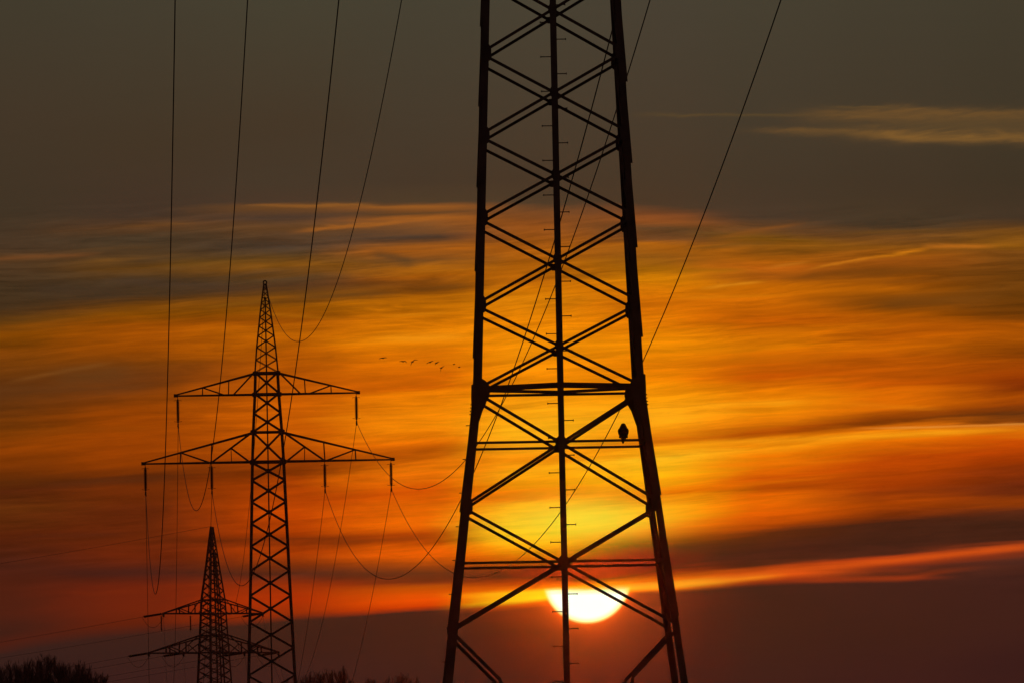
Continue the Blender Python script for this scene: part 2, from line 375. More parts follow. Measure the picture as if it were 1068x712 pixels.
def tube(bm, pts, rad, k=5):
    rings = []
    for i, p in enumerate(pts):
        d = (pts[min(i + 1, len(pts) - 1)] - pts[max(i - 1, 0)]).normalized()
        e = d.cross(Vector((0, 0, 1)))
        if e.length < 1e-3: e = Vector((1, 0, 0))
        e.normalize(); f = d.cross(e)
        r = rad[i] if isinstance(rad, (list, tuple)) else rad
        rings.append([bm.verts.new(p + e * (r * math.cos(2 * math.pi * j / k)) + f * (r * math.sin(2 * math.pi * j / k))) for j in range(k)])
    for a, b in zip(rings, rings[1:]):
        for j in range(k): bm.faces.new((a[j], a[(j + 1) % k], b[(j + 1) % k], b[j]))
    bm.faces.new(rings[0][::-1]); bm.faces.new(rings[-1])

def lathe(bm, prof, base, k=10):
    tube_r = []
    for z, r in prof:
        tube_r.append([bm.verts.new(base + Vector((r * math.cos(2 * math.pi * j / k), r * math.sin(2 * math.pi * j / k), z))) for j in range(k)])
    for a, b in zip(tube_r, tube_r[1:]):
        for j in range(k): bm.faces.new((a[j], a[(j + 1) % k], b[(j + 1) % k], b[j]))
    bm.faces.new(tube_r[0][::-1]); bm.faces.new(tube_r[-1])

def one(fn, name, m, parent):
    bm = bmesh.new(); fn(bm)
    return obj(name, bm, m, parent)

def plate(bm, pts, thick, y):
    """flat plate in the local xz plane at depth y"""
    a = [bm.verts.new((x, y - thick / 2, z)) for x, z in pts]
    b = [bm.verts.new((x, y + thick / 2, z)) for x, z in pts]
    k = len(pts)
    for i in range(k): bm.faces.new((a[i], a[(i + 1) % k], b[(i + 1) % k], b[i]))
    bm.faces.new(a[::-1]); bm.faces.new(b)

# ------------------------------------------------------------------ ground
bm = bmesh.new()
GX, G0, G1 = 1500, -90, 1330
nx, ny = 60, 80
vv = [[bm.verts.new((-GX + 2 * GX * i / nx, G0 + (G1 - G0) * j / ny, 0.25 * math.sin(i * 1.3 + j * .7) * math.sin(j * 0.9) * (1 if j > 6 else 0) - 0.3 * (j > 6))) for i in range(nx + 1)] for j in range(ny + 1)]
for j in range(ny):
    for i in range(nx): bm.faces.new((vv[j][i], vv[j][i + 1], vv[j + 1][i + 1], vv[j + 1][i]))
gnd = obj('ground', bm, GRASS); gnd['kind'] = 'structure'

# ------------------------------------------------------------------ near pylon
D1 = 200.0
PX1 = D1 / F
base = at(581.3, 380, D1)
NEAR = Vector((base.x, D1, 0))
zl = lambda y: EYE.z + (HZ + (-0.9) - y) * PX1      # height of a photo row on the near pylon's axis
KNEE = 409.5
def a1(y):
    return (84.2 - 0.0395 * (KNEE - y) if y < KNEE else 84.2 + 0.1215 * (y - KNEE)) * PX1
near = empty('electricity_pylon', NEAR, math.radians(1.25), 'tall close steel lattice pylon with a bird on its crossbar, cropped at the top', 'pylon', 'power line pylons')

YB = HZ + EYE.z / PX1 + 6
TOPY = -1180.0
def leg_xy(sx, sy, y): return Vector((sx * a1(y), sy * a1(y), zl(y)))
steps_l = [-65, 20, 104, 189, 277, 368]
steps_r = [-83, 4, 91, 176, 264, 357]
for sy in (-1, 1):
    for sx in (-1, 1):
        bm = bmesh.new()
        w = 0.13
        nrm = Vector((0, sy, 0))
        def legbar(y0, y1, w, off=0.0, off2=0.0):
            p = leg_xy(sx, sy, y0) + Vector((sx * off, 0, 0)); q = leg_xy(sx, sy, y1) + Vector((sx * off2, 0, 0))
            angle(bm, p, q, w, nrm, sx)
        legbar(TOPY + 250, KNEE, w); legbar(KNEE, YB, w * 1.1)
        st = [-1000, -900, -800, -700, -600, -500, -400, -300, -200] + (steps_l if sx < 0 else steps_r) + [KNEE - 12]
        for i in range(len(st) - 1):
            full = i < len(st) - 2
            legbar(st[i] + 2, st[i + 1], 0.07, 0.022, (0.065 if sy < 0 else 0.05) if full else 0.035)
        lo = ([KNEE + 12, 529, 656, 800] if sx < 0 else [KNEE + 12, 521, 647, 800])
        for i in range(3):
            legbar(lo[i] + 2, lo[i + 1], 0.07, 0.025, 0.06)
        # concrete-set foot
        box_bar(bm, leg_xy(sx, sy, YB - 22), leg_xy(sx, sy, YB + 3), .5, .5)
        if sy < 0 and sx < 0:
            for k in range(8):
                y = 445.5 + 34.9 * k
                p = leg_xy(-1, -1, y)
                box_bar(bm, p, p + Vector((-0.06 - 0.125, 0, 0)), .018)
        obj('leg', bm, STEEL, near)

NODES = [-203, -115, -28, 58.5, 144.5, 230, 320.5, KNEE, 529.5, 657]
def face_bars(sy, ya, yb, w, up=True, parent=near, bmh=None):
    n = Vector((0, sy, 0)); off = 0.0
    for s in (-1, 1):
        p = leg_xy(s, sy, ya + 3) ; q = leg_xy(-s, sy, yb - 3)
        p = p + Vector((0, -s * 0.012 - 0.02 * sy, 0)); q = q + Vector((0, -s * 0.012 - 0.02 * sy, 0))
        if bmh is not None: angle(bmh, p, q, w, n, s)
        else: one(lambda b: angle(b, p, q, w, n, s), 'cross_brace', STEEL, parent)
def side_bars(sx, ya, yb, w, bmh=None):
    n = Vector((sx, 0, 0))
    for s in (-1, 1):
        p = leg_xy(sx, s, ya); q = leg_xy(sx, -s, yb)
        p = p + Vector((-s * 0.012, 0, 0)); q = q + Vector((-s * 0.012, 0, 0))
        if bmh is not None: angle(bmh, p, q, w, n, s)
        else: one(lambda b: angle(b, p, q, w, n, s), 'cross_brace', STEEL, near)
for i in range(1, len(NODES) - 1):
    wb = 0.058 if i < 7 else 0.061
    for sy in (-1, 1): face_bars(sy, NODES[i], NODES[i + 1], wb)
    for sx in (-1, 1): side_bars(sx, NODES[i], NODES[i + 1], 0.05)

# crossbars
def xbar(y, sy, w, dyl=0, dyc=None):
    n = Vector((0, sy, 0))
    p = leg_xy(-1, sy, y); q = leg_xy(1, sy, y)
    p.y -= 0.05 * sy; q.y -= 0.05 * sy
    if dyc is None: one(lambda b: angle(b, p, q, w, n), 'crossbar', STEEL, near)
    else:
        m = (p + q) / 2 + Vector((0, 0, -dyc * PX1))
        def f(b): angle(b, p, m, w, n); angle(b, m, q, w, n)
        one(f, 'crossbar', STEEL, near)
for y in (463.5, 588.0):
    for sy in (-1, 1): xbar(y, sy, 0.052)
    for sx in (-1, 1):
        n = Vector((sx, 0, 0))
        one(lambda b: angle(b, leg_xy(sx, -1, y), leg_xy(sx, 1, y), .05, n), 'crossbar', STEEL, near)
xbar(407.6, -1, 0.115, dyc=-2.8)
xbar(409.2, -1, 0.065, dyc=3.0)
xbar(407.6, 1, 0.055)
for sx in (-1, 1):
    one(lambda b: angle(b, leg_xy(sx, -1, 408), leg_xy(sx, 1, 408), .08, Vector((sx, 0, 0))), 'crossbar', STEEL, near)
# foot frames
for sy in (-1, 1):
    n = Vector((0, sy, 0))
    for sx in (-1, 1):
        p = leg_xy(sx, sy, 661); m = Vector((sx * (a1(706) - 52 * PX1), sy * a1(706), zl(709))); q = Vector((m.x - sx * .02, sy * a1(860), zl(880)))
        def f(b):
            angle(b, p, m, .07, n, sx); angle(b, m, q, .07, n, sx)
        one(f, 'foot_brace', STEEL, near)
    xbar(880, sy, .07)

# gusset plates
def gus(x, y, w, h, sy, name='gusset_plate'):
    def f(b):
        W2, H2 = w * PX1 / 2, h * PX1 / 2; z = zl(y)
        plate(b, [(x - W2 * .55, z - H2), (x + W2 * .55, z - H2), (x + W2, z - H2 * .4), (x + W2, z + H2 * .4), (x + W2 * .55, z + H2), (x - W2 * .55, z + H2), (x - W2, z + H2 * .4), (x - W2, z - H2 * .4)], .014, sy * (a1(y) + 0.03))
    one(f, name, STEEL, near)
for i in range(1, len(NODES) - 1):
    ya, yb = NODES[i], NODES[i + 1]
    yc = ya + (yb - ya) * a1(ya) / (a1(ya) + a1(yb))
    for sy in (-1, 1): gus(0, yc, (9, 12)[i > 6] if sy < 0 else 6, (12, 13)[i > 6] if sy < 0 else 7, sy)
    if i > 1:
        for sy in (-1, 1):
            for sx in (-1, 1):
                if abs(ya - KNEE) < 1: continue
                gus(sx * (a1(ya) - 2 * PX1), ya, 8, 17, sy)
for sy in (-1, 1):
    for sx in (-1, 1):
        def f(b):
            A = a1(KNEE); s = sx; P = PX1; z = zl(408.5)
            pts = [(-4.5, 13), (0, 14), (7.5, 9), (11, 5), (12, -2), (10, -9), (5, -18), (0, -33), (-4.5, -33), (-5, 0)]
            pts = [(s * (A - x * P), z + zz * P) for x, zz in [(p, q) for p, q in pts]]
            plate(b, pts, .016, sy * (A + 0.035))
            for k in range(9):                     # bolt heads at the knee
                zb = z + (9 - k * 3.4) * P
                if k in (3, 4): continue
                xo = s * (a1(KNEE - 9 + k * 3.4) + .05)
                box_bar(b, (xo, sy * A, zb), (xo + s * .045, sy * A, zb), .026)
        one(f, 'gusset_plate', STEEL, near)

# climbing post up the middle of the near face, with step bolts left and right
yf = lambda y: -a1(y) - .05
def f(b):
    for ya, yb in ((TOPY + 260, KNEE), (KNEE, YB)):
        p = Vector((.01, yf(ya), zl(ya))); q = Vector((.01, yf(yb), zl(yb)))
        box_bar(b, p, q, .13 if ya < 0 else .125, .05)
post = one(f, 'climbing_post', STEEL, near)
off = lambda y: (HZ - y) * a1(y) / D1          # how much higher the near face looks
for k in range(-1, 20):
    for s, y0 in ((-1, 58.4), (1, 40.2)):
        y = y0 + 36.2 * k
        if y < -10 or y > 720: continue
        ym = y + off(y)
        def f(b):
            p = Vector((s * .04, yf(ym), zl(ym)))
            q = p + Vector((s * .215, 0, 0))
            box_bar(b, p, q, .019)
            box_bar(b, q + Vector((0, 0, -.02)), q + Vector((0, 0, .02)), .018)
        one(f, 'step_bolt', STEEL, post)

# the head of the pylon above the picture: upper lattice, crossarms, peak
hb = bmesh.new()
yy = -28.0
up = [-28 - 87 * k for k in range(12)]
for ya, yb in zip(up[1:], up[:-1]):
    for sy in (-1, 1): face_bars(sy, ya, yb, .06, bmh=hb)
    for sx in (-1, 1): side_bars(sx, ya, yb, .05, bmh=hb)
apex = Vector((0.5, 0, 41.0))
for sx in (-1, 1):
    for sy in (-1, 1): angle(hb, leg_xy(sx, sy, TOPY + 252), apex, .1, Vector((0, sy, 0)), sx)
obj('upper_lattice', hb, STEEL, near)

WZ1 = (29.7, 34.2)              # conductor heights on the near pylon
ARM1 = {'outer': 7.9, 'inner': 3.75, 'upper': 5.8}
def crossarm(parent, sx, z, ln, rise, a, at_, m, w=.07, dirs=None, joints=(0.36, .68)):
    """tapering arm: two bottom chords, two top chords, posts and diagonals"""
    b = bmesh.new()
    tip = Vector((sx * ln, 0, z))
    for sy in (-1, 1):
        n = Vector((0, sy, 0))
        lo = Vector((sx * a, sy * a, z)); hi = Vector((sx * at_, sy * at_, z + rise))
        tl = tip + Vector((0, sy * .04, 0)); th = tip + Vector((0, sy * .04, .06))
        angle(b, lo, tl, w * 1.1, n); angle(b, hi, th, w, n)
        L_ = lambda t: lo.lerp(tl, t); H_ = lambda t: hi.lerp(th, t)
        for t in joints[:2]:
            angle(b, L_(t), H_(t), w * (.75 if dirs != 'lower' else .8), n)
        if dirs == 'lower':
            t1 = joints[0]
            angle(b, H_(0.02), L_(t1), w * .8, n)
            mid = H_(0.02).lerp(L_(t1), .5)
            angle(b, mid, L_(t1 / 2), w * .5, n); angle(b, mid, L_(.02), w * .7, n)
            angle(b, H_(joints[1]), L_(t1 + .01), w * .75, n)
        else:
            angle(b, H_(0.03), L_(.27), w * .7, n); angle(b, H_(.66), L_(.38), w * .7, n)
    for t in (.12, .3, .5, .72):       # lacing between the bottom chords
        p = Vector((sx * a, -a, z)).lerp(tip, t); q = Vector((sx * a, a, z)).lerp(tip, min(t + .14, 1))
        angle(b, p, q, w * .6, Vector((0, 0, -1)))
    box_bar(b, tip + Vector((-sx * .12, 0, .02)), tip + Vector((sx * .12, 0, .02)), .2, .12)
    return obj('crossarm', b, m, parent)

def insulator(parent, p, ln, rad, m=PORC, d=Vector((0, 0, -1)), hook=.25):
    """a string of sheds between an upper and a lower fitting with arcing horns"""
    b = bmesh.new()
    k = max(8, int(ln / .085)); rim = []
    rot = Vector((0, 0, -1)).rotation_difference(d)
    seg = 10
    def ring(t, r): return [b.verts.new(p + rot @ Vector((r * math.cos(2 * math.pi * j / seg), r * math.sin(2 * math.pi * j / seg), -t))) for j in range(seg)]
    prof = [(0, .02), (hook * .6, .02), (hook * .6, .05), (hook, .05)]
    for i in range(k):
        t = hook + (ln - 2 * hook) * i / k; s = (ln - 2 * hook) / k
        prof += [(t + s * .1, rad * .5), (t + s * .45, rad), (t + s * .6, rad), (t + s * .75, rad * .5)]
    prof += [(ln - hook, .05), (ln - hook * .6, .05), (ln - hook * .6, .02), (ln, .02)]
    rs = [ring(t, r) for t, r in prof]
    for a, c in zip(rs, rs[1:]):
        for j in range(seg): b.faces.new((a[j], a[(j + 1) % seg], c[(j + 1) % seg], c[j]))
    b.faces.new(rs[0][::-1]); b.faces.new(rs[-1])
    for t in (hook * .8, ln - hook * .8):          # arcing horns
        for s in (-1, 1):
            q = p + rot @ Vector((0, 0, -t))
            box_bar(b, q, q + rot @ Vector((s * rad * 2.1, 0, (.05 if t > ln / 2 else -.05))), .025)
    return obj('insulator', b, m, parent)

INS = 1.75
wire_near = {}
Rn = Matrix.Rotation(math.radians(1.25), 4, 'Z')
ENDS = {('outer', -1): -6.40, ('inner', -1): -2.17, ('inner', 1): 5.16, ('outer', 1): 9.36, ('upper', -1): -4.22, ('upper', 1): 7.33}
for lev, (key, rise) in enumerate((('lower', 1.5), ('upper', 1.1))):
    z = WZ1[lev] + INS
    yrow = HZ - (z - EYE.z) / PX1; yrt = HZ - (z + rise - EYE.z) / PX1
    for sx in (-1, 1):
        ln = abs(ENDS[('outer' if lev == 0 else 'upper', sx)] - NEAR.x)
        crossarm(near, sx, z, ln, rise, a1(yrow), a1(yrt), STEEL, .09, dirs='lower' if lev == 0 else None, joints=(.55, .8) if lev == 0 else (.4, .7))
        for nm in ('outer', 'inner') if lev == 0 else ('upper',):
            p = Vector((ENDS[(nm, sx)] - NEAR.x, 0, z))
            insulator(near, p, INS, .075)
            wire_near[(nm, sx)] = NEAR + Rn @ (p + Vector((0, 0, -INS)))
wire_near['earth'] = NEAR + apex

# ------------------------------------------------------------------ middle pylon
D2 = 600.0; PX2 = D2 / F
q0 = at(279.6, 482, D2)
MID = Vector((q0.x, D2, 0))
mid = empty('electricity_pylon', MID, math.radians(1.5), 'slim lattice pylon with two wide crossarms standing left of the close pylon', 'pylon', 'power line pylons')
hm = HZ + ROLL * (534 - 280)      # horizon row at this column
zm = lambda y: EYE.z + (hm - y) * PX2
A2 = [(295, .8), (297, 1.5), (325, 5.4), (362, 9.8), (388, 12.0), (410, 12.9), (450, 15.3), (482, 16.8), (600, 20.6), (640, 22.2), (712, 24.8), (900, 32)]
a2 = lambda y: pl(A2, y) * PX2
def lat(parent, af, zf, rows, w, m, sides=True, name='cross_brace', merged=False, cap=None):
    mb = bmesh.new() if merged else None
    sides_b = {} if merged or not sides else {-1: bmesh.new(), 1: bmesh.new()}
    for ya, yb in zip(rows, rows[1:]):
        for ax in ((0, 1) if sides else (0,)):
            for sd in (-1, 1):
                for s in (-1, 1):
                    if ax == 0: p = Vector((s * af(ya), sd * af(ya), zf(ya))); q = Vector((-s * af(yb), sd * af(yb), zf(yb))); n = Vector((0, sd, 0))
                    else: p = Vector((sd * af(ya), s * af(ya), zf(ya))); q = Vector((sd * af(yb), -s * af(yb), zf(yb))); n = Vector((sd, 0, 0))
                    sh = n * (-.02 - .012 * s); p += sh; q += sh
                    if merged or (ax == 1): 
                        angle(mb if merged else sides_b[sd], p, q, w, n, s)
                    else: one(lambda b: angle(b, p, q, w, n, s), name, m, parent)
    if merged: obj('lattice', mb, m, parent)
    for sd in sides_b: obj('side_lattice', sides_b[sd], m, parent)

def simple_legs(parent, af, zf, rows, w, m):
    for sx in (-1, 1):
        for sy in (-1, 1):
            def f(b):
                for ya, yb in zip(rows, rows[1:]):
                    angle(b, Vector((sx * af(ya), sy * af(ya), zf(ya))), Vector((sx * af(yb), sy * af(yb), zf(yb))), w, Vector((0, sy, 0)), sx)
            one(f, 'leg', m, parent)
MB_ = hm + EYE.z / PX2 + 4
A2.append((MB_ + 10, 36))
simple_legs(mid, a2, zm, [388, 410, 450, 482, 600, 712, MB_], .125, STEEL_FAR)
edge = [482, 500.5, 523, 545.5, 569.5, 595, 621, 648.5, 675.5, 704, 733]
lat(mid, a2, zm, [388, 410], .085, STEEL_FAR)
lat(mid, a2, zm, [410, 430.5, 450], .085, STEEL_FAR)
lat(mid, a2, zm, [450, 482], .085, STEEL_FAR)
lat(mid, a2, zm, edge, .09, STEEL_FAR)
mb = bmesh.new()
lowrows = [733, 766, 802, 842, MB_ - 6]
for ya, yb in zip(lowrows, lowrows[1:]):
    for sy in (-1, 1):
        for s in (-1, 1): angle(mb, (s * a2(ya), sy * a2(ya), zm(ya)), (-s * a2(yb), sy * a2(yb), zm(yb)), .09, Vector((0, sy, 0)), s)
obj('foot_lattice', mb, STEEL_FAR, mid)
# peak
pk = bmesh.new()
prow = [299, 304, 309.5, 316, 323, 331, 340, 350, 362, 375, 388]
for sx in (-1, 1):
    for sy in (-1, 1):
        for ya, yb in zip([296, 325, 362], [325, 362, 388]):
            angle(pk, (sx * a2(ya), sy * a2(ya), zm(ya)), (sx * a2(yb), sy * a2(yb), zm(yb)), .09, Vector((0, sy, 0)), sx)
for i, (ya, yb) in enumerate(zip(prow, prow[1:])):
    for sd in (-1, 1):
        for s in (-1, 1):
            angle(pk, (s * a2(ya), sd * a2(ya), zm(ya)), (-s * a2(yb), sd * a2(yb), zm(yb)), .042, Vector((0, sd, 0)), s)
            angle(pk, (sd * a2(ya), s * a2(ya), zm(ya)), (sd * a2(yb), -s * a2(yb), zm(yb)), .042, Vector((sd, 0, 0)), s)
ringp = [Vector((.1 * math.sin(t * math.pi / 6), 0, zm(295) + .02 + .12 * math.cos(t * math.pi / 6))) for t in range(13)]
tube(pk, ringp, .045, 5)
obj('peak', pk, STEEL_FAR, mid)
def f(b):
    ys = [310, 388, 410, 450, 482, 600, 712, MB_]
    for ya, yb in zip(ys, ys[1:]):
        box_bar(b, (0, -a2(ya) - .03, zm(ya)), (0, -a2(yb) - .03, zm(yb)), .085, .05)
mpost = one(f, 'climbing_post', STEEL_FAR, mid)
for y, wd in ((389, .16), (411, .15), (450.5, .11), (481.5, .15)):
    for sy in (-1, 1):
        one(lambda b: box_bar(b, (-a2(y), sy * (a2(y) - .03), zm(y)), (a2(y), sy * (a2(y) - .03), zm(y)), wd, .06), 'crossbar', STEEL_FAR, mid)
for y, s in ((389, 4.5), (411, 4.5), (450.5, 5), (481.5, 4.5)):
    for sx in (-1, 1):
        def f(b):
            for sy in (-1, 1):
                h = s * PX2 / 2; x = sx * a2(y); z = zm(y)
                plate(b, [(x - h, z - h * .8), (x + h, z - h * .8), (x + h * 1.1, z + h * .6), (x, z + h * 1.1), (x - h * 1.1, z + h * .6)], .02, sy * (a2(y) + .03))
        one(f, 'gusset_plate', STEEL_FAR, mid)
for ya, yb in zip(edge, edge[1:]):
    yc = (ya + yb) / 2 - .3
    one(lambda b: plate(b, [(-.1, zm(yc) - .1), (.1, zm(yc) - .1), (.12, zm(yc)), (.1, zm(yc) + .1), (-.1, zm(yc) + .1), (-.12, zm(yc))], .015, -a2(yc) - .06), 'gusset_plate', STEEL_FAR, mid)
ARM2 = {'outer': 130.2 * PX2, 'inner': 59.0 * PX2, 'upper': 95.2 * PX2}
for sx in (-1, 1):
    crossarm(mid, sx, zm(481.3), ARM2['outer'], 30.5 * PX2, a2(482), a2(450), STEEL_FAR, .088, 'lower', (.375, .66))
    crossarm(mid, sx, zm(411), ARM2['upper'], 22 * PX2, a2(411), a2(389), STEEL_FAR, .085, None, (.33, .66))
wire_mid = {}
Rm = Matrix.Rotation(math.radians(1.5), 4, 'Z')
for nm, x, y in (('outer', ARM2['outer'], 481.3), ('inner', ARM2['inner'], 481.3), ('upper', ARM2['upper'], 411)):
    for sx in (-1, 1):
        xx = x - (.12 if nm != 'inner' else 0)
        p = Vector((sx * xx, 0, zm(y) - .05))
        insulator(mid, p, INS, .115)
        def f(b):
            q = p + Vector((0, 0, -INS + .12))
            box_bar(b, q, q + Vector((0, 0, -.22)), .09, .06)
            box_bar(b, q + Vector((-.02, -.28, -.16)), q + Vector((-.02, .28, -.16)), .07)
            for yy_ in (-1.1, 1.1):               # vibration dampers on the conductor
                c_ = p + Vector((0, yy_, -INS - .10))
                box_bar(b, c_ + Vector((0, -.22, 0)), c_ + Vector((0, .22, 0)), .03)
                for e_ in (-.2, .2): box_bar(b, c_ + Vector((0, e_ - .06, 0)), c_ + Vector((0, e_ + .06, 0)), .08)
                box_bar(b, c_, c_ + Vector((0, 0, .12)), .03)
        one(f, 'wire_clamp', STEEL_FAR, mid)
        wire_mid[(nm, sx)] = MID + Rm @ (p + Vector((0, 0, -INS)))
wire_mid['earth'] = MID + Vector((0, 0, zm(297)))

# ------------------------------------------------------------------ far pylon (the line turns left here)
D3 = 1088.0; PX3 = D3 / F
q0 = at(222.4, 640, D3)
FAR = Vector((q0.x, D3, 0))
RZ3 = math.radians(36.5)
farp = empty('electricity_pylon', FAR, RZ3, 'small distant lattice pylon at lower left, turned to one side, half behind the slim pylon', 'pylon', 'power line pylons')
h3 = HZ + ROLL * (534 - 222)
zf = lambda y: EYE.z + (h3 - y) * PX3
k3_ = 1 / (math.cos(RZ3) + math.sin(RZ3)) * PX3
A3 = [(548, 1.2), (590, 7.2), (625, 12.6), (640, 13.6), (662, 14.8), (680, 15.8), (710, 17.8), (900, 28)]
a3 = lambda y: pl(A3, y) * k3_
FB = h3 + EYE.z / PX3 + 3
simple_legs(farp, a3, zf, [549, 590, 625, 662, 710, FB], .19, STEEL_FAR)
r3 = [553, 558, 564, 571, 579, 588, 597, 606.5, 616, 625, 632.5, 640, 647.5, 655, 662, 671, 680, 689.5, 699, 709, 720, 733, 748, 766, 786, 810, 836, FB - 2]
lat(farp, a3, zf, r3, .085, STEEL_FAR, merged=True)
for y in (625, 640, 662, 680):
    def f(b):
        for s in (-1, 1):
            box_bar(b, (-a3(y), s * a3(y), zf(y)), (a3(y), s * a3(y), zf(y)), .17, .1)
            box_bar(b, (s * a3(y), -a3(y), zf(y)), (s * a3(y), a3(y), zf(y)), .1, .17)
    one(f, 'crossbar', STEEL_FAR, farp)
for s, ax in ((-1, 0), (1, 1)):
    def f(b):
        ys = [575, 625, 662, 710, FB]
        for ya, yb in zip(ys, ys[1:]):
            if ax == 0: box_bar(b, (0, -a3(ya), zf(ya)), (0, -a3(yb), zf(yb)), .12)
            else: box_bar(b, (a3(ya), 0, zf(ya)), (a3(yb), 0, zf(yb)), .12)
    one(f, 'climbing_post', STEEL_FAR, farp)
c3 = math.cos(RZ3)
ARM3 = {'outer': 66 * PX3 / c3, 'inner': 31 * PX3 / c3, 'upper': 50.5 * PX3 / c3}
for sx in (-1, 1):
    crossarm(farp, sx, zf(680.5), ARM3['outer'], 18.5 * PX3, a3(680), a3(662), STEEL_FAR, .15, 'lower', (.4, .66))
    crossarm(farp, sx, zf(639.5), ARM3['upper'], 14.5 * PX3, a3(640), a3(625), STEEL_FAR, .14, None, (.33, .66))
R3 = Matrix.Rotation(RZ3, 4, 'Z')
out_dir = Vector((-.93, .36, -.12)).normalized()      # line to the left
in_dir = (MID - FAR); in_dir.z = -70; in_dir.normalize()
R3i = R3.inverted().to_3x3()
wire_out = {}; wire_in = {}
STR = 2.6
for nm, x, y in (('outer', ARM3['outer'], 680.5), ('inner', ARM3['inner'], 680.5), ('upper', ARM3['upper'], 639.5)):
    for sx in (-1, 1):
        p = Vector((sx * x, 0, zf(y)))
        insulator(farp, p, STR, .13, d=R3i @ out_dir)
        insulator(farp, p, STR, .11, d=R3i @ in_dir)
        wp = FAR + R3 @ p
        wire_out[(nm, sx)] = wp + out_dir * STR; wire_in[(nm, sx)] = wp + in_dir * STR
        # jumper loop under the arm
        def f(b):
            pts = []
            A, B = R3i @ (out_dir * STR), R3i @ (in_dir * STR)
            for t in range(13):
                t /= 12; v = A.lerp(B, t); v.z -= 1.5 * 4 * t * (1 - t) * .8
                pts.append(p + v)
            tube(b, pts, .025, 4)
        one(f, 'jumper_wire', WIRE, farp)
for x in (-5.9, -2.6):
    insulator(farp, Vector((x / c3 * .95, 0, zf(640.5))), 1.9, .1)
wire_in['earth'] = wire_out['earth'] = FAR + Vector((0, 0, zf(548.5)))

# ------------------------------------------------------------------ wires
def wire(a, b, sag, rad, label, group, n=70, t0=0.0, t1=1.0, dampers=False):
    pts = []
    for i in range(n + 1):
        t = t0 + (t1 - t0) * i / n
        p = a.lerp(b, t); p.z -= 4 * sag * t * (1 - t); pts.append(p)
    bm = bmesh.new(); tube(bm, pts, rad, 5)
    return tag(obj('power_line', bm, WIRE), label, 'power line', group)
def gpos(nm):
    return {('outer', -1): 'outer left lower insulator', ('inner', -1): 'inner left lower insulator', ('inner', 1): 'inner right lower insulator',
            ('outer', 1): 'outer right lower insulator', ('upper', -1): 'upper left crossarm tip', ('upper', 1): 'upper right crossarm tip'}[nm]
SAG1 = {('outer', -1): 13.3, ('upper', -1): 13.63, ('inner', -1): 12.94, ('inner', 1): 12.73, ('upper', 1): 12.6, ('outer', 1): 12.74, 'earth': 13.29}
for key, s in SAG1.items():
    lab = ('earth wire looping down from the slim pylon\'s tip, then rising steeply forward' if key == 'earth'
           else 'wire sagging from the slim pylon\'s %s, then rising steeply forward' % gpos(key))
    b = wire_near[key]
    wire(wire_mid[key], b, s, .0175 if key != 'earth' else .0165, lab, 'wires between the slim pylon and the close pylon')
SAG2 = {('outer', -1): 10.5, ('upper', -1): 14, ('inner', -1): 12.5, ('inner', 1): 13, ('upper', 1): 12, ('outer', 1): 13, 'earth': 14.5}
for key, s in SAG2.items():
    lab = ('faint earth wire dropping from the slim pylon\'s tip to the distant pylon\'s tip' if key == 'earth'
           else 'faint wire dropping from the slim pylon\'s %s to the distant pylon' % gpos(key))
    wire(wire_mid[key], wire_in[key], s, .0165, lab, 'wires between the slim pylon and the distant pylon')
side = {('outer', -1): 'outer left end, lower arm', ('inner', -1): 'inner left end, lower arm', ('inner', 1): 'inner right end, lower arm', ('outer', 1): 'outer right end, lower arm',
        ('upper', -1): 'left end of the upper crossarm', ('upper', 1): 'right end of the upper crossarm'}
for key in wire_out:
    a = wire_out[key]
    b = a + Vector((-.93, .36, 0)).normalized() * 330
    lab = ('faint wire running left from the top of the small distant pylon' if key == 'earth'
           else 'faint wire running left from the distant pylon\'s %s' % side[key])
    wire(a, b, 12.0, .017, lab, 'wires running left from the distant pylon', n=40, t1=.5)

# ------------------------------------------------------------------ birds
def skin_body(name, verts, edges, radii, m, parent=None, sub=2):
    me = bpy.data.meshes.new(name); me.from_pydata(verts, edges, []); me.update()
    o = bpy.data.objects.new(name, me); C.objects.link(o)
    md = o.modifiers.new('Skin', 'SKIN'); sm = o.modifiers.new('Sub', 'SUBSURF'); sm.levels = sub; sm.render_levels = sub
    for i, r in enumerate(radii):
        me.skin_vertices[0].data[i].radius = r if isinstance(r, tuple) else (r, r)
    me.skin_vertices[0].data[0].use_root = True
    bpy.context.view_layer.update()
    dg = bpy.context.evaluated_depsgraph_get()
    me2 = bpy.data.meshes.new_from_object(o.evaluated_get(dg))
    o.modifiers.clear(); o.data = me2; bpy.data.meshes.remove(me)
    me2.materials.clear(); me2.materials.append(m); me2.name = name
    for p_ in me2.polygons: p_.use_smooth = True
    if parent is not None: o.parent = parent
    return o

